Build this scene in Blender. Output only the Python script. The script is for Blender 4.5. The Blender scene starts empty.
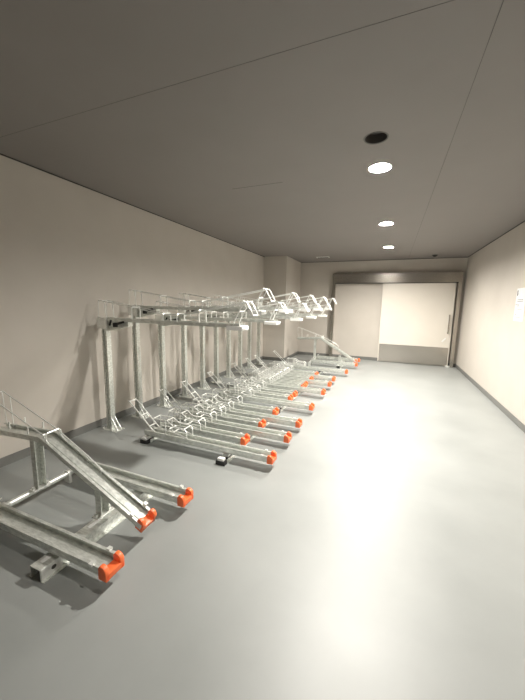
import bpy, bmesh, math, random
from mathutils import Vector, Matrix
random.seed(7)
scene = bpy.context.scene
COL = scene.collection

# ------------------------------------------------------------------ sizes (metres; camera stands at x=0, y=0)
L, R, D, BACK, H = -2.928, 1.524, 8.408, -2.2, 2.526
PY, PX = 7.171, -2.354            # pillar: front face y, side face x

# ------------------------------------------------------------------ materials
def new_mat(name):
    m = bpy.data.materials.new(name); m.use_nodes = True
    nt = m.node_tree; b = nt.nodes['Principled BSDF']
    return m, nt, b
def noisy(name, col_a, col_b, scale=8.0, rough=(0.5, 0.6), metallic=0.0, bump=0.0, bscale=200.0, detail=4.0, stretch=None, spec=0.5):
    m, nt, b = new_mat(name); N = nt.nodes; K = nt.links
    tc = N.new('ShaderNodeTexCoord'); src = tc.outputs['Object']
    if stretch:
        mp = N.new('ShaderNodeMapping'); mp.inputs['Scale'].default_value = stretch
        K.new(src, mp.inputs['Vector']); src = mp.outputs['Vector']
    n = N.new('ShaderNodeTexNoise'); n.inputs['Scale'].default_value = scale; n.inputs['Detail'].default_value = detail
    K.new(src, n.inputs['Vector'])
    r = N.new('ShaderNodeValToRGB')
    r.color_ramp.elements[0].position = 0.32; r.color_ramp.elements[1].position = 0.68
    r.color_ramp.elements[0].color = (*col_a, 1); r.color_ramp.elements[1].color = (*col_b, 1)
    K.new(n.outputs['Fac'], r.inputs['Fac']); K.new(r.outputs['Color'], b.inputs['Base Color'])
    mr = N.new('ShaderNodeMapRange'); mr.inputs['To Min'].default_value = rough[0]; mr.inputs['To Max'].default_value = rough[1]
    K.new(n.outputs['Fac'], mr.inputs['Value']); K.new(mr.outputs['Result'], b.inputs['Roughness'])
    b.inputs['Metallic'].default_value = metallic
    b.inputs['Specular IOR Level'].default_value = spec
    if bump:
        n2 = N.new('ShaderNodeTexNoise'); n2.inputs['Scale'].default_value = bscale; n2.inputs['Detail'].default_value = 3
        K.new(tc.outputs['Object'], n2.inputs['Vector'])
        bp = N.new('ShaderNodeBump'); bp.inputs['Strength'].default_value = bump; bp.inputs['Distance'].default_value = 0.002
        K.new(n2.outputs['Fac'], bp.inputs['Height']); K.new(bp.outputs['Normal'], b.inputs['Normal'])
    return m
M = {}
M['floor'] = noisy('floor_epoxy', (.245, .258, .25), (.29, .302, .294), 1.8, (.38, .58), bump=.05, bscale=35, detail=7, spec=.8)
M['wall'] = noisy('wallpaper', (.535, .497, .447), (.56, .522, .472), 3.0, (.75, .85), bump=.25, bscale=260, spec=.25)
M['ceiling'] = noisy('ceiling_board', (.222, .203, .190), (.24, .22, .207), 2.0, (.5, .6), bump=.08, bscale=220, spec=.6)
M['base'] = noisy('baseboard_vinyl', (.155, .155, .145), (.18, .18, .17), 6, (.4, .5))
M['groove'] = noisy('joint_dark', (.05, .048, .045), (.06, .058, .055), 6, (.8, .9))
M['joint'] = noisy('ceiling_joint', (.10, .095, .09), (.12, .115, .11), 6, (.8, .9))
M['galv'] = noisy('galvanised_steel', (.58, .60, .565), (.86, .88, .84), 22, (.32, .44), metallic=.62, stretch=(1, 3, 3))
M['rod'] = noisy('bright_zinc_rod', (.80, .81, .78), (.88, .89, .86), 30, (.28, .36), metallic=.35)
M['zinc'] = noisy('zinc_plate', (.78, .79, .76), (.88, .89, .86), 40, (.3, .4), metallic=.45)
M['inox'] = noisy('brushed_stainless', (.45, .42, .38), (.53, .50, .455), 3, (.18, .28), metallic=1.0, stretch=(2, 2, 160))
M['orange'] = noisy('orange_plastic', (.88, .16, .045), (.93, .19, .055), 12, (.35, .45))
M['black'] = noisy('black_rubber', (.012, .012, .012), (.02, .02, .02), 20, (.5, .6))
M['white'] = noisy('white_plastic', (.78, .78, .76), (.82, .82, .80), 20, (.4, .5))
M['sticker'] = noisy('white_sticker', (.80, .80, .78), (.84, .84, .82), 20, (.5, .6))
M['print'] = noisy('grey_print', (.05, .05, .05), (.08, .08, .08), 30, (.6, .7))
M['door'] = noisy('door_laminate', (.70, .655, .585), (.73, .685, .615), 2, (.42, .5))
M['paper'] = noisy('paper', (.68, .68, .69), (.71, .71, .72), 10, (.5, .6))
M['can'] = noisy('unlit_reflector', (.09, .085, .08), (.12, .11, .10), 10, (.4, .5))
m, nt, b = new_mat('lamp_lens')
b.inputs['Base Color'].default_value = (.9, .9, .88, 1)
b.inputs['Emission Color'].default_value = (1.0, .955, .88, 1)
b.inputs['Emission Strength'].default_value = 5600.0
M['lens'] = m
M['lens_dim'] = m.copy(); M['lens_dim'].name = 'lamp_lens_dim'
M['lens_dim'].node_tree.nodes['Principled BSDF'].inputs['Emission Strength'].default_value = 1150.0

# ------------------------------------------------------------------ mesh helpers
def link(name, bm, mat, parent=None, smooth=False):
    bmesh.ops.recalc_face_normals(bm, faces=bm.faces)
    me = bpy.data.meshes.new(name); bm.to_mesh(me); bm.free()
    me.materials.append(M[mat])
    if smooth:
        for p in me.polygons: p.use_smooth = True
        me.set_sharp_from_angle(angle=math.radians(40))
    o = bpy.data.objects.new(name, me); COL.objects.link(o)
    if parent: o.parent = parent
    return o
def pieces(name, bm, mat, parent, smooth=False):
    """every loose piece of the bmesh becomes a part of its own"""
    bm.verts.ensure_lookup_table(); seen = set(); out = []
    for v0 in bm.verts:
        if v0 in seen: continue
        st = [v0]; comp = {v0}
        while st:
            v = st.pop()
            for e in v.link_edges:
                w_ = e.other_vert(v)
                if w_ not in comp: comp.add(w_); st.append(w_)
        seen |= comp
        nb = bmesh.new(); mp = {v: nb.verts.new(v.co) for v in bm.verts if v in comp}
        for f in bm.faces:
            if f.verts[0] in comp: nb.faces.new([mp[v] for v in f.verts])
        out.append(link(name, nb, mat, parent, smooth))
    bm.free()
    return out
def empty(name, loc, label=None, cat=None, group=None):
    o = bpy.data.objects.new(name, None); COL.objects.link(o); o.location = loc
    o.empty_display_size = .1
    return tag(o, label, cat, group)
def tag(o, label=None, cat=None, group=None):
    if label: o['label'] = label
    if cat: o['category'] = cat
    if group: o['group'] = group
    return o
def struct(o):
    o['kind'] = 'structure'; return o
def box(bm, x0, x1, y0, y1, z0, z1):
    v = [bm.verts.new((x, y, z)) for x in (x0, x1) for y in (y0, y1) for z in (z0, z1)]
    for f in ((0,1,3,2),(4,6,7,5),(0,4,5,1),(2,3,7,6),(0,2,6,4),(1,5,7,3)):
        bm.faces.new([v[i] for i in f])
def bbox(bm, x0, x1, y0, y1, z0, z1, bev=.004, seg=2):
    t = bmesh.new(); box(t, x0, x1, y0, y1, z0, z1)
    bmesh.ops.bevel(t, geom=t.edges[:], offset=bev, segments=seg, affect='EDGES', profile=.5)
    merge(bm, t)
def merge(bm, t):
    me = bpy.data.meshes.new('t'); t.to_mesh(me); t.free(); bm.from_mesh(me); bpy.data.meshes.remove(me)
def prism(bm, poly, axis, a, b):
    """extrude a polygon; axis 'y': poly in (x,z); 'x': poly in (y,z); 'z': poly in (x,y)"""
    def P(p, t):
        return {'y': (p[0], t, p[1]), 'x': (t, p[0], p[1]), 'z': (p[0], p[1], t)}[axis]
    A = [bm.verts.new(P(p, a)) for p in poly]; B = [bm.verts.new(P(p, b)) for p in poly]
    n = len(poly)
    bm.faces.new(A); bm.faces.new(B[::-1])
    for i in range(n): bm.faces.new([A[i], B[i], B[(i+1) % n], A[(i+1) % n]])
def sweep(bm, path, profile, y=0.0):
    """sweep a closed profile (dy, dn) along a path of (x, z) points lying in a vertical plane"""
    rings = []
    n = len(path)
    for i, (x, z) in enumerate(path):
        d1 = Vector((path[i][0]-path[i-1][0], path[i][1]-path[i-1][1])).normalized() if i else None
        d2 = Vector((path[i+1][0]-path[i][0], path[i+1][1]-path[i][1])).normalized() if i < n-1 else None
        d = (d1 or d2) if (d1 is None or d2 is None) else (d1+d2).normalized()
        ref = d2 if d2 is not None else d1
        k = 1.0/max(.3, d.dot(ref))
        nx, nz = -d.y*k, d.x*k
        if nz < 0: nx, nz = -nx, -nz
        rings.append([bm.verts.new((x+nx*q, y+p, z+nz*q)) for p, q in profile])
    m_ = len(profile)
    for a, b_ in zip(rings, rings[1:]):
        for i in range(m_): bm.faces.new([a[i], a[(i+1) % m_], b_[(i+1) % m_], b_[i]])
    bm.faces.new(rings[0]); bm.faces.new(rings[-1][::-1])
def tube(bm, pts, r=.005, seg=6):
    pts = [Vector(p) for p in pts]; rings = []
    for i, p in enumerate(pts):
        if i == 0: d = pts[1]-p
        elif i == len(pts)-1: d = p-pts[i-1]
        else: d = (pts[i+1]-p).normalized()+(p-pts[i-1]).normalized()
        d.normalize()
        up = Vector((0, 0, 1)) if abs(d.z) < .95 else Vector((1, 0, 0))
        a = d.cross(up).normalized(); b_ = d.cross(a).normalized()
        rings.append([bm.verts.new(p+a*r*math.cos(t)+b_*r*math.sin(t)) for t in [2*math.pi*k/seg for k in range(seg)]])
    for A, B in zip(rings, rings[1:]):
        for i in range(seg): bm.faces.new([A[i], A[(i+1) % seg], B[(i+1) % seg], B[i]])
    bm.faces.new(rings[0]); bm.faces.new(rings[-1][::-1])
def lathe(bm, prof, cx, cy, seg=32):
    rings = []
    for r, z in prof:
        rings.append([bm.verts.new((cx+r*math.cos(2*math.pi*k/seg), cy+r*math.sin(2*math.pi*k/seg), z)) for k in range(seg)])
    for A, B in zip(rings, rings[1:]):
        for i in range(seg): bm.faces.new([A[i], A[(i+1) % seg], B[(i+1) % seg], B[i]])
    return rings
def disc(bm, cx, cy, z, r, seg=32):
    bm.faces.new([bm.verts.new((cx+r*math.cos(2*math.pi*k/seg), cy+r*math.sin(2*math.pi*k/seg), z)) for k in range(seg)])
def cyl(bm, cx, cy, z0, z1, r, seg=24):
    prism(bm, [(cx+r*math.cos(2*math.pi*k/seg), cy+r*math.sin(2*math.pi*k/seg)) for k in range(seg)], 'z', z0, z1)
def copy_tree(root, loc, **kw):
    r = root.copy(); COL.objects.link(r); r.location = loc
    for k, v in kw.items(): r[k] = v
    for ch in list(root.children):
        c = ch.copy(); COL.objects.link(c); c.parent = r
        for g in list(ch.children):
            d = g.copy(); COL.objects.link(d); d.parent = c
    return r
ORD = ['first', 'second', 'third', 'fourth', 'fifth', 'sixth', 'seventh', 'eighth', 'ninth', 'tenth']

# ------------------------------------------------------------------ room shell
T = .12
bm = bmesh.new(); box(bm, L-T, R+T, BACK-T, D+T, -.15, 0); struct(link('floor', bm, 'floor'))
bm = bmesh.new(); box(bm, L-T, L, BACK-T, D+T, 0, H); struct(link('wall_left', bm, 'wall'))
bm = bmesh.new(); box(bm, R, R+T, BACK-T, D+T, 0, H); struct(link('wall_right', bm, 'wall'))
bm = bmesh.new(); box(bm, L, R, D, D+T, 0, H); struct(link('wall_back', bm, 'wall'))
bm = bmesh.new(); box(bm, L, R, BACK-T, BACK, 0, H); struct(link('wall_front', bm, 'wall'))
bm = bmesh.new(); box(bm, L, PX, PY, D, 0, H); struct(link('wall_pillar', bm, 'wall'))

LAMPS = [(-.185, 1.12), (-.168, 2.898), (-.146, 4.80), (-.127, 6.65)]
OFF = (-.178, 2.398)
RL, DEP = .085, .062
# ceiling board with round cut-outs
bm = bmesh.new(); box(bm, L-T, R+T, BACK-T, D+T, H, H+.15); ceil = struct(link('ceiling', bm, 'ceiling'))
bm = bmesh.new()
for x, y in LAMPS+[OFF]: cyl(bm, x, y, H-.05, H+.10, RL if (x, y) != OFF else RL-.012, 40)
cut = link('cut', bm, 'ceiling')
md = ceil.modifiers.new('b', 'BOOLEAN'); md.object = cut; md.operation = 'DIFFERENCE'; md.solver = 'EXACT'
bpy.context.view_layer.update()
dg = bpy.context.evaluated_depsgraph_get()
new = bpy.data.meshes.new_from_object(ceil.evaluated_get(dg))
ceil.modifiers.clear(); ceil.data = new
bpy.data.objects.remove(cut)

# baseboards
BH, BT = .078, .008
def bboard(name, x0, x1, y0, y1):
    bm = bmesh.new(); box(bm, x0, x1, y0, y1, 0, BH); struct(link(name, bm, 'base'))
bboard('baseboard_left', L, L+BT, BACK, PY)
bboard('baseboard_right', R-BT, R, BACK, D)
bm = bmesh.new()
box(bm, PX+BT, -1.46, D-BT, D, 0, BH); box(bm, -1.375, 1.375, D-BT, D, 0, BH); box(bm, 1.455, R-BT, D-BT, D, 0, BH)
struct(link('baseboard_back', bm, 'base'))
bm = bmesh.new(); box(bm, L+BT, PX+BT, PY-BT, PY, 0, BH); box(bm, PX, PX+BT, PY, D-BT, 0, BH)
struct(link('baseboard_pillar', bm, 'base'))
# shadow-gap trims between walls and ceiling, and ceiling board joints
bm = bmesh.new(); box(bm, L, L+.010, BACK, PY, H-.008, H); struct(link('trim_1', bm, 'groove'))
bm = bmesh.new(); box(bm, R-.010, R, BACK, D, H-.008, H); struct(link('trim_2', bm, 'groove'))
bm = bmesh.new(); box(bm, PX, R, D-.010, D, H-.008, H); struct(link('trim_3', bm, 'groove'))
bm = bmesh.new(); box(bm, .300, .3022, BACK, D, H-.0015, H); struct(link('trim_4', bm, 'joint'))
bm = bmesh.new(); box(bm, L+.01, .300, 1.485, 1.4862, H-.0008, H); struct(link('trim_5', bm, 'joint'))
bm = bmesh.new(); box(bm, -1.55, -1.02, 2.915, 2.9172, H-.0015, H); struct(link('trim_6', bm, 'joint'))

# ------------------------------------------------------------------ ceiling fittings
LN = ['bright round ceiling downlight overhead, before the dark unlit recess',
      'large bright round downlight in the ceiling, first of the row of three',
      'bright round ceiling downlight, middle one of the row of three',
      'small bright round ceiling downlight, farthest of the row, next to the door wall']
def downlight(x, y, label, cat, lit, group=None):
    t = empty('downlight', (x, y, H), label, cat, group)
    RL = globals()['RL']-(0 if lit else .012)
    bm = bmesh.new()
    rings = lathe(bm, [(RL-.001, DEP), (RL-.001, 0), (RL-.001, -.001), (RL+.007, -.0025), (RL+.009, 0)], 0, 0, 40)
    link('trim_ring', bm, 'white' if lit else 'can', t, True)
    bm = bmesh.new()
    if lit:                                   # opal dome set back inside the reflector
        n_, rd = 8, .048
        lathe(bm, [(rd*math.cos(i*math.pi/2/n_), DEP-rd*math.sin(i*math.pi/2/n_)) for i in range(n_)]+[(.0008, DEP-rd)], 0, 0, 32)
    else: cyl(bm, 0, 0, DEP-.006, DEP, RL-.003, 40)
    link('lens' if lit else 'reflector', bm, ('lens_dim' if y < 2 else 'lens') if lit else 'can', t, lit)
    return t
for (x, y), lab in zip(LAMPS, LN): downlight(x, y, lab, 'ceiling light', True, 'lit downlights along the ceiling')
downlight(OFF[0], OFF[1], 'dark unlit round recess in the ceiling just before the first lit downlight', 'ceiling light', False)
t = empty('ceiling_vent', (-1.58, 7.56, H), 'small white rectangular fitting on the ceiling near the pillar', 'vent')
bm = bmesh.new(); bbox(bm, -.15, .15, -.055, .055, -.016, 0, .005); link('cover', bm, 'white', t)
bm = bmesh.new()
for k in range(4): box(bm, -.13, .13, -.042+k*.024, -.034+k*.024, -.018, -.0155)
pieces('slot', bm, 'print', t)
t = empty('ceiling_sensor', (.81, 7.90, H), 'small dark round sensor on the ceiling in front of the sliding door', 'sensor')
bm = bmesh.new(); cyl(bm, 0, 0, -.012, 0, .055); link('base', bm, 'print', t)
bm = bmesh.new(); lathe(bm, [(.04, -.012), (.036, -.026), (.022, -.036), (.002, -.04)], 0, 0, 20); link('dome', bm, 'black', t, True)

# ------------------------------------------------------------------ sliding door
bm = bmesh.new()
box(bm, -1.45, -1.375, D-.13, D, 0, 2.20); fr = struct(link('door_1', bm, 'inox'))
bm = bmesh.new(); box(bm, 1.375, 1.45, D-.13, D, 0, 2.20); link('door_jamb', bm, 'inox', fr)
bm = bmesh.new(); box(bm, -1.375, 1.375, D-.13, D, 1.965, 2.20); link('door_header', bm, 'inox', fr)
bm = bmesh.new(); box(bm, -1.375, 1.375, D-.10, D-.04, 1.95, 1.965); link('door_track', bm, 'groove', fr)
bm = bmesh.new(); bbox(bm, -.22, 1.345, D-.085, D-.045, .012, 1.953, .003); leaf = link('door_leaf', bm, 'door', fr)
bm = bmesh.new(); box(bm, -.20, 1.325, D-.0885, D-.085, .014, .455); link('kick_plate', bm, 'inox', leaf)
bm = bmesh.new()
tube(bm, [(1.272, D-.085, .80), (1.272, D-.13, .80), (1.272, D-.135, .815), (1.272, D-.135, 1.205), (1.272, D-.13, 1.22), (1.272, D-.085, 1.22)], .013, 10)
o = link('door_handle', bm, 'inox', leaf, True)
bm = bmesh.new(); prism(bm, [(1.165, .60), (1.185, .58), (1.26, .67), (1.24, .69)], 'y', D-.10, D-.085); link('door_lock', bm, 'white', leaf)
bm = bmesh.new(); box(bm, 1.29, 1.375, D-.13, D-.09, 0, .03); link('door_guide', bm, 'zinc', fr)

# ------------------------------------------------------------------ notice on the right wall
t = empty('wall_notice', (R, 4.95, 1.24), 'white paper notice with small grey print on the right wall', 'notice')
bm = bmesh.new(); box(bm, -.004, 0, -.17, .14, 0, .42); link('sheet', bm, 'paper', t)
bm = bmesh.new()
for y0, y1, z0, z1 in ((.094, .118, .325, .395), (.06, .085, .345, .35), (.092, .12, .205, .215), (.0, .075, .205, .211), (.0, .078, .19, .194),
                       (-.1, .08, .25, .256), (-.1, .08, .27, .276), (.075, .1, .075, .084), (-.02, .062, .075, .079), (-.1, .09, .045, .049), (-.1, .04, .15, .154)):
    box(bm, -.0052, -.004, y0, y1, z0, z1)
pieces('print', bm, 'print', t)

# ------------------------------------------------------------------ shared rack pieces
def channel_profile(w=.105, h=.062, th=.006, lip=.018):
    a = w/2
    return [(-a, 0), (a, 0), (a, h), (a-lip, h), (a-lip, h-th), (a-th, h-th), (a-th, th), (-a+th, th), (-a+th, h-th), (-a+lip, h-th), (-a+lip, h), (-a, h)]
def wheel_profile(w=.108, b=.066, h=.064, step=.022, th=.005, lip=.016):
    """wheel channel on a narrower keel, lips turned in at the top"""
    a = w/2; k = b/2; z = step+th
    return [(-k, 0), (k, 0), (k, step), (a, step), (a, h), (a-lip, h), (a-lip, h-th), (a-th, h-th), (a-th, z), (-a+th, z), (-a+th, h-th), (-a+lip, h-th), (-a+lip, h), (-a, h), (-a, step), (-k, step)]
def rib_profile(w=.05):
    return [(-w/2, 0), (-w/2+.006, .006), (w/2-.006, .006), (w/2, 0)]
def cap_mesh(w=.116, h=.074):
    """orange end cap: U-shaped shoe with two rounded cheeks, front at x=0"""
    bm = bmesh.new(); a = w/2; c = .027
    arc = [(-.052, 0), (0.0, 0)]
    r = .032
    arc += [(0.0-r+r*math.cos(t), h-r+r*math.sin(t)) for t in [i*math.pi/2/6 for i in range(7)]]
    arc += [(-.040, h), (-.052, h-.014)]
    for s in (-1, 1):
        y0, y1 = sorted((s*a, s*(a-c)))
        tb = bmesh.new(); prism(tb, arc, 'y', y0, y1)
        bmesh.ops.recalc_face_normals(tb, faces=tb.faces)
        bmesh.ops.bevel(tb, geom=[e for e in tb.edges if e.is_boundary is False and abs(e.verts[0].co.y-e.verts[1].co.y) < 1e-6],
                        offset=.006, segments=2, affect='EDGES', profile=.5)
        merge(bm, tb)
    bbox(bm, -.052, 0, -a+.004, a-.004, 0, .034, .004)
    return bm
CAPMESH = None
def end_cap(parent, x, y, z, tilt=0.0):
    global CAPMESH
    if CAPMESH is None:
        o = link('end_cap', cap_mesh(), 'orange', parent, True); CAPMESH = o.data
    else:
        o = bpy.data.objects.new('end_cap', CAPMESH); COL.objects.link(o); o.parent = parent
    o.location = (x, y, z); o.rotation_euler = (0, tilt, 0)
    return o
def rail(parent, path, y, name='rail', prof=None):
    """galvanised channel along a path, with a raised rib in its bed, tabs near the end and an orange cap"""
    bm = bmesh.new(); sweep(bm, path, prof or wheel_profile(), y)
    rb = [(x, z+.027) for x, z in path]
    sweep(bm, rb, rib_profile(), y)
    o = link(name, bm, 'galv', parent)
    (x1, z1), (x2, z2) = path[-2], path[-1]
    tilt = math.atan2(z1-z2, x2-x1)
    end_cap(o, x2+.012*math.cos(tilt)+.002*math.sin(tilt), y, z2+.002*math.cos(tilt)-.012*math.sin(tilt), tilt)
    bm = bmesh.new()
    d = Vector((x2-x1, 0, z2-z1)).normalized(); n = Vector((-d.z, 0, d.x))
    for s in (-1, 1):
        for k in (0,):
            c = Vector((x2, y+s*.052, z2))-d*.085+n*.066
            tb = bmesh.new(); box(tb, -.011, .011, -.011, .011, -.006, .006)
            bmesh.ops.transform(tb, matrix=Matrix.Translation(c) @ Matrix.Rotation(tilt, 4, 'Y'), verts=tb.verts); merge(bm, tb)
    pieces('stop_tab', bm, 'zinc', o)
    return o
def hoop(bm, x, z0, z1, y, hw=.047, lean=0.0, r=.005):
    tube(bm, [(x, y-hw, z0), (x+lean, y-hw, z1-.012), (x+lean, y-hw+.012, z1), (x+lean, y+hw-.012, z1), (x+lean, y+hw, z1-.012), (x, y+hw, z0)], r)

# ------------------------------------------------------------------ fixed floor rack (near the camera, and its twin by the door wall)
def floor_rack(loc, label, Z2=.455):
    t = empty('bicycle_floor_rack', loc, label, 'bicycle rack', 'fixed floor racks with a ramp')
    ZR = .066
    # cross beams
    bm = bmesh.new()
    w, h, th = .07, ZR, .004
    prof = [(-w/2-.02, 0), (-w/2, 0), (-w/2, h-th), (w/2, h-th), (w/2, 0), (w/2+.025, 0), (w/2+.025, th), (w/2+th, th), (w/2+th, h), (-w/2-th, h), (-w/2-th, th), (-w/2-.02, th)]
    prism(bm, [(p[0]-.385, p[1]) for p in prof], 'y', -.435, .40)
    beam = link('cross_beam', bm, 'galv', t)
    bm = bmesh.new()
    for y in (-.40, -.13, .16): box(bm, -.405, -.38, y, y+.085, ZR, ZR+.0012)
    pieces('sticker', bm, 'sticker', beam)
    bm = bmesh.new()
    box(bm, -.3465, -.343, -.432, -.325, .004, ZR-.002)
    link('end_plate', bm, 'zinc', beam)
    bm = bmesh.new()
    prism(bm, [(-.370+.013*math.cos(i*math.pi/6), .036+.011*math.sin(i*math.pi/6)) for i in range(12)], 'x', -.3435, -.3415)
    link('slot', bm, 'groove', beam)
    bm = bmesh.new()
    tube(bm, [(-1.052, -.44, .068), (-1.052, .42, .068)], .021, 14)
    pipe = link('rear_pipe', bm, 'galv', t, True)
    bm = bmesh.new()
    for y in (-.40, -.215, .215, .40):
        prism(bm, [(-1.085, 0), (-1.02, 0), (-1.024, .085)]+[(-1.052+.028*math.cos(a_), .068+.028*math.sin(a_)) for a_ in [math.pi*k/8 for k in range(1, 8)]]+[(-1.08, .085)], 'y', y-.010, y+.010)
    pieces('pipe_clamp', bm, 'zinc', pipe)
    # two low rails and one ramp
    for y in (-.30, .30):
        r_ = rail(t, [(-1.022, ZR), (0, ZR)], y)
        bm = bmesh.new()
        for s in (-1, 1):
            tube(bm, [(-1.015, y+s*.045, ZR+.05), (-1.015, y+s*.045, ZR+.09), (-.985, y+s*.045, ZR+.105)], .005)
        tube(bm, [(-.985, y-.045, ZR+.105), (-.985, y+.045, ZR+.105)], .005)
        link('wheel_stop', bm, 'rod', r_)
    # ramp path: flat, bend, slope
    pts = [(-1.46, Z2-.035), (-.92, Z2)]
    a = math.atan2(Z2-.072, .92-.085)
    r0 = .10; base = (-.90, Z2)
    for i in range(1, 5):
        f = a*i/5; pts.append((-.92+r0*math.sin(f), Z2-r0*(1-math.cos(f))))
    pts.append((-.072, .088))
    ramp = rail(t, pts, 0, 'ramp_rail', wheel_profile(w=.118, h=.052, step=.020))
    bm = bmesh.new()
    # wheel guard rods above the flat part, running down into the ramp
    for s in (-1, 1):
        y = s*.05
        tube(bm, [(-1.44, y, Z2), (-1.46, y, Z2+.255), (-1.45, y, Z2+.265), (-.87, y, Z2+.07), (-.82, y, Z2+.02)], .0045)
        tube(bm, [(-1.36, y, Z2), (-1.37, y, Z2+.238)], .004)
    for x, z1 in ((-1.455, Z2+.263), (-.87, Z2+.069)): tube(bm, [(x, -.05, z1), (x, .05, z1)], .0045)
    tube(bm, [(-.87, .05, Z2+.069), (-.60, .05, Z2-.06), (-.60, .05, Z2-.12)], .0045)
    tube(bm, [(-.60, .05, Z2-.06), (-.48, .05, Z2-.13), (-.48, .05, Z2-.18)], .0045)
    link('wheel_guard', bm, 'rod', ramp)
    bm = bmesh.new()
    for x in (-1.22, -1.02, -.84): hoop(bm, x, Z2+.03, Z2+.085 if x > -1 else Z2+.075, 0, .05, 0, .005) if x > -1 else [tube(bm, [(x, s*.05, Z2+.05), (x, s*.05, Z2+.10)], .006) for s in (-1, 1)]
    pieces('rod_clip', bm, 'zinc', ramp)
    # posts: open channels
    def post(x0, z0, z1, wx, wy):
        bm = bmesh.new(); th = .005
        prof = [(x0-wx/2, -wy/2), (x0+wx/2, -wy/2), (x0+wx/2, -wy/2+th), (x0-wx/2+th, -wy/2+th), (x0-wx/2+th, wy/2-th), (x0+wx/2, wy/2-th), (x0+wx/2, wy/2), (x0-wx/2, wy/2)]
        prism(bm, prof, 'z', z0, z1)
        p = link('post', bm, 'galv', t)
        bm = bmesh.new(); box(bm, x0-wx/2-.004, x0+wx/2+.004, -wy/2-.03, wy/2+.03, z0-.006, z0)
        link('foot', bm, 'zinc', p)
        bm = bmesh.new()
        for s in (-1, 1): cyl(bm, x0, s*(wy/2+.016), z0, z0+.018, .011, 6)
        pieces('bolt', bm, 'zinc', p)
    post(-1.025, .094, Z2-.005, .048, .06)
    post(-.425, ZR+.006, .225, .048, .06)
    return t

floor_rack((-1.168, 1.275, 0), 'large galvanised floor rack with bent ramp nearest the camera, by the left wall')
floor_rack((-.60, 7.33, 0), 'small distant galvanised floor rack with ramp beside the door wall', .585)

# ------------------------------------------------------------------ sliding rails of the lower tier
ZS = .062
def carriage(parent, x, y):
    bm = bmesh.new(); bbox(bm, x-.028, x+.028, y-.05, y+.05, .034, ZS, .005)
    c = link('carriage', bm, 'zinc', parent)
    bm = bmesh.new()
    for s in (-1, 1): tube(bm, [(x+s*.017-.006, y-.035, .034), (x+s*.017+.006, y-.035, .034)], .012, 10); tube(bm, [(x+s*.017-.006, y+.035, .034), (x+s*.017+.006, y+.035, .034)], .012, 10)
    pieces('roller', bm, 'black', c)
def sliding(front, ladder):
    """rail with its front end at x=front (thing origin at track line x=0)"""
    t = empty('sliding_rail', (0, 0, 0))
    r_ = rail(t, [(-.92, ZS), (front-.012, ZS)], 0)
    carriage(t, 0, 0); carriage(t, -.90, 0)
    z = ZS
    bm = bmesh.new()
    # low wheel cage of bent rods
    for s in (-1, 1):
        y = s*.048
        tube(bm, [(-.80, y, z+.05), (-.80, y, z+.205), (-.64, y, z+.205), (-.57, y, z+.16), (-.44, y, z+.155), (-.415, y, z+.13), (-.415, y, z+.05)], .0055)
        tube(bm, [(-.66, y, z+.05), (-.66, y, z+.205)], .005)
        tube(bm, [(-.80, y, z+.10), (-.57, y, z+.10), (-.415, y, z+.07)], .005)
    for x, zz in ((-.80, .205), (-.64, .205), (-.44, .155), (-.57, .10)): tube(bm, [(x, -.048, z+zz), (x, .048, z+zz)], .0055)
    tube(bm, [(-.61, -.048, z+.05), (-.61, -.048, z+.13), (-.61, .048, z+.13), (-.61, .048, z+.05)], .005)
    link('wheel_cage', bm, 'rod', t)
    if ladder:
        bm = bmesh.new()
        for s in (-1, 1): tube(bm, [(-1.12, s*.045, z+.335), (-1.10, s*.045, z+.325), (-.83, s*.045, z+.085), (-.80, s*.045, z+.06)], .0065)
        for x, zz in ((-1.11, .33), (-.965, .205), (-.86, .112)): tube(bm, [(x, -.045, z+zz), (x, .045, z+zz)], .0065)
        link('wheel_ladder', bm, 'rod', t)
    return t
TX = -1.272
longp = sliding(.452, True); shortp = sliding(.092, False)
GA, GB = 'floor rails reaching far into the aisle', 'floor rails ending short at the track'
AY = [2.33, 2.775, 3.18, 3.79, 4.54, 5.06, 5.46]
BY = [2.555, 2.985, 3.42, 4.03, 4.25, 4.70, 4.87, 5.27, 5.68]
for i, y in enumerate(AY):
    lab = f'orange-capped floor rail reaching far into the aisle, {ORD[i]} of seven from the camera'
    if i == 0: longp.location = (TX, y, 0); tag(longp, lab, 'bicycle rail', GA)
    else: copy_tree(longp, (TX, y, 0), label=lab)
for i, y in enumerate(BY):
    lab = f'orange-capped floor rail ending at the floor track, {ORD[i]} of nine from the camera'
    if i == 0: shortp.location = (TX, y, 0); tag(shortp, lab, 'bicycle rail', GB)
    else: copy_tree(shortp, (TX, y, 0), label=lab)
copy_tree(longp, (TX+.13, 6.18, 0), label='orange-capped floor rail reaching furthest out, just before the distant ramp rack')

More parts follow.
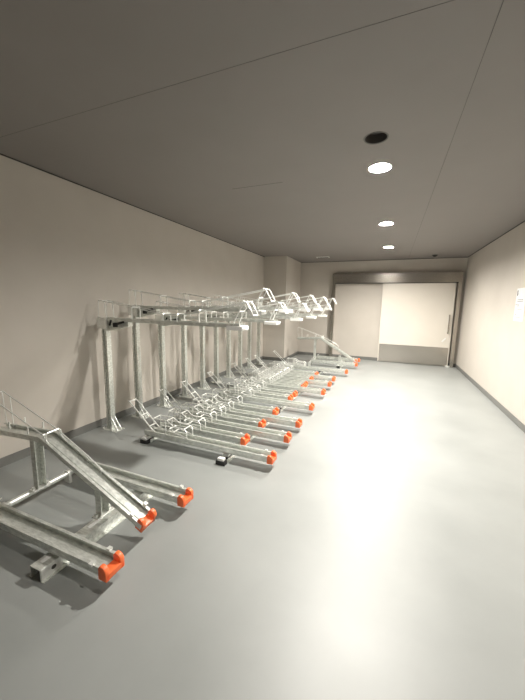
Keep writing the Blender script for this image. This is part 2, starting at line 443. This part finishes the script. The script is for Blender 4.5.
# floor tracks
def floor_track(x, y0, y1, label):
    t = empty('floor_track', (x, y0, 0), label, 'floor track', 'floor tracks under the sliding rails')
    n = y1-y0
    bm = bmesh.new()
    prism(bm, [(-.045, 0), (.045, 0), (.045, .004), (.030, .004), (.030, .024), (.024, .024), (.024, .006), (-.024, .006), (-.024, .024), (-.030, .024), (-.030, .004), (-.045, .004)], 'y', 0, n)
    link('track_channel', bm, 'galv', t)
    bm = bmesh.new(); box(bm, -.0235, .0235, .002, n-.002, .006, .010); link('track_bed', bm, 'black', t)
    for a, b_ in ((-.055, -.001), (n+.001, n+.055)):
        bm = bmesh.new(); bbox(bm, -.045, .045, a, b_, 0, .036, .005); st = link('end_stop', bm, 'black', t)
        bm = bmesh.new(); bbox(bm, -.030, .030, a+.006, b_-.004, .036, .062, .005); link('stop_cover', bm, 'white', st)
for nm, y0, y1 in (('near', 2.24, 3.52), ('far', 3.67, 6.33)):
    for fb, x in (('front', TX), ('rear', TX-.90)):
        floor_track(x, y0+(.05 if fb == 'rear' and nm == 'near' else 0), y1, f'floor track with black end stop under the {fb} of the {nm} group of rails')

# ------------------------------------------------------------------ overhead tier
PXU = -2.765
def upper(dz, kind):
    t = empty('overhead_rack', (PXU, 0, 0))
    zr = 1.192+dz
    bm = bmesh.new(); th = .005; wx, wy = .068, .056
    prof = [(-wx/2, -wy/2), (-.012, -wy/2), (-.012, -wy/2+.012), (.012, -wy/2+.012), (.012, -wy/2), (wx/2, -wy/2), (wx/2, wy/2), (.012, wy/2), (.012, wy/2-.012), (-.012, wy/2-.012), (-.012, wy/2), (-wx/2, wy/2)]
    prism(bm, prof, 'z', .006, zr)
    p = link('post', bm, 'galv', t)
    bm = bmesh.new(); box(bm, -wx/2-.04, wx/2+.10, -wy/2-.035, wy/2+.035, 0, .006); link('base_plate', bm, 'galv', p)
    bm = bmesh.new()
    for s in (-1, 1): prism(bm, [(wx/2, .14), (wx/2, .112), (wx/2+.072, .006), (wx/2+.092, .006)], 'y', s*.024-.003, s*.024+.003)
    pieces('gusset', bm, 'zinc', p)
    bm = bmesh.new()
    for x in (-.058, wx/2+.03):
        for s in (-1, 1): cyl(bm, x, s*.05, .006, .024, .011, 6)
    pieces('bolt', bm, 'zinc', p)
    # head bracket and long rail
    bm = bmesh.new(); box(bm, -.05, .085, -.062, -.056, zr-.08, zr+.036); box(bm, -.05, .085, .056, .062, zr-.08, zr+.036); pieces('head_bracket', bm, 'zinc', t)
    bm = bmesh.new(); sweep(bm, [(-.045, zr), (1.60, zr)], channel_profile(.11, .032, .004, .016), 0)
    sweep(bm, [(-.04, zr+.005), (1.60, zr+.005)], rib_profile(), 0)
    r_ = link('rail', bm, 'galv', t)
    bm = bmesh.new(); prism(bm, [(.04, zr-.10), (.10, zr-.10), (.34, zr-.045), (.34, zr), (.04, zr)], 'y', -.03, .03); link('support_arm', bm, 'galv', t)
    # front end plate and pull handle
    bm = bmesh.new(); bbox(bm, 1.475, 1.63, -.064, .064, zr-.022, zr+.016, .006); link('end_plate', bm, 'white', r_)
    bm = bmesh.new()
    for s in (-1, 1):
        y = s*.052
        tube(bm, [(1.535, y, zr+.01), (1.555, y, zr+.07), (1.635, y, zr+.215), (1.648, y, zr+.222), (1.665, y, zr+.212), (1.715, y, zr+.125), (1.718, y, zr+.11)], .0058, 8)
    tube(bm, [(1.645, -.085, zr+.222), (1.645, .085, zr+.222)], .006, 8)
    tube(bm, [(1.718, -.052, zr+.11), (1.718, .052, zr+.11)], .0075, 8)
    tube(bm, [(1.594, -.052, zr+.14), (1.594, .052, zr+.14)], .006, 8)
    link('pull_handle', bm, 'rod', t, True)
    # wheel guard rods
    bm = bmesh.new()
    for s in (-1, 1):
        y = s*.05
        tube(bm, [(-.035, y, zr+.03), (-.028, y, zr+.20), (-.018, y, zr+.212), (.80, y, zr+.09), (.96, y, zr+.09), (1.64, y, zr+.215)], .0042)
        tube(bm, [(.07, y, zr+.03), (.055, y, zr+.20)], .0042)
    tube(bm, [(-.02, -.05, zr+.211), (-.02, .05, zr+.211)], .0042)
    tube(bm, [(.055, -.05, zr+.20), (.055, .05, zr+.20)], .0042)
    link('wheel_guard', bm, 'rod', t)
    bm = bmesh.new()
    for x, h_ in ((.42, .15), (.80, .10), (.96, .10), (1.20, .14)): hoop(bm, x, zr+.03, zr+h_, 0, .055, 0, .0065)
    pieces('guard_hoop', bm, 'rod', t)
    # black latch on the camera side
    bm = bmesh.new()
    bbox(bm, .19, .235, -.085, -.056, zr-.055, zr-.01, .006)
    tb = bmesh.new(); bbox(tb, 0, .12, -.011, .011, -.011, .011, .005)
    bmesh.ops.transform(tb, matrix=Matrix.Translation((.215, -.075, zr-.028)) @ Matrix.Rotation(-.25, 4, 'Y'), verts=tb.verts); merge(bm, tb)
    tb = bmesh.new(); bbox(tb, -.008, .008, -.008, .008, -.03, .03, .004)
    bmesh.ops.transform(tb, matrix=Matrix.Translation((.14, -.066, zr-.015)) @ Matrix.Rotation(.35, 4, 'Y'), verts=tb.verts); merge(bm, tb)
    link('latch', bm, 'black', t)
    return t
UY = [2.385, 2.80, 3.24, 3.72, 4.20, 4.63, 5.08, 5.57, 6.02, 6.52]
lo, hi = upper(0, 'low'), upper(.125, 'high')
for i, y in enumerate(UY):
    kind = 'high' if i % 2 else 'low'; src = hi if i % 2 else lo; k = i//2
    lab = f'overhead bicycle rack on galvanised wall-side post, {"higher" if i % 2 else "lower"} set rail, {ORD[k]} of five from the camera'
    if k == 0: src.location = (PXU, y, 0); tag(src, lab, 'bicycle rack', f'overhead racks with {kind} rails')
    else: copy_tree(src, (PXU, y, 0), label=lab)

# ------------------------------------------------------------------ camera
cd = bpy.data.cameras.new('camera'); cam = bpy.data.objects.new('camera', cd); COL.objects.link(cam)
cd.sensor_fit = 'HORIZONTAL'; cd.sensor_width = 36; cd.lens = 36*308.69/525; cd.clip_start = .02
pi_, ya, ro = 0.149, 0.3878, 0.0195
cy, sy = math.cos(ya), math.sin(ya)
F = Vector((-sy*math.cos(pi_), cy*math.cos(pi_), -math.sin(pi_))); Rt = Vector((cy, sy, 0)); U = Rt.cross(F)
R2 = math.cos(ro)*Rt+math.sin(ro)*U; U2 = -math.sin(ro)*Rt+math.cos(ro)*U
mw = Matrix((R2, U2, -F)).transposed().to_4x4(); mw.translation = (0, 0, 1.4)
cam.matrix_world = mw
scene.camera = cam

# ------------------------------------------------------------------ world, view
w = bpy.data.worlds.new('world'); scene.world = w; w.use_nodes = True
w.node_tree.nodes['Background'].inputs['Color'].default_value = (.02, .02, .02, 1)
scene.view_settings.view_transform = 'Standard'; scene.view_settings.look = 'None'
scene.view_settings.exposure = 0.0; scene.view_settings.gamma = 1.0
scene.view_settings.use_curve_mapping = False
scene.cycles.max_bounces = 10; scene.cycles.diffuse_bounces = 6
scene.cycles.sample_clamp_indirect = 6.0
scene.cycles.use_denoising = True
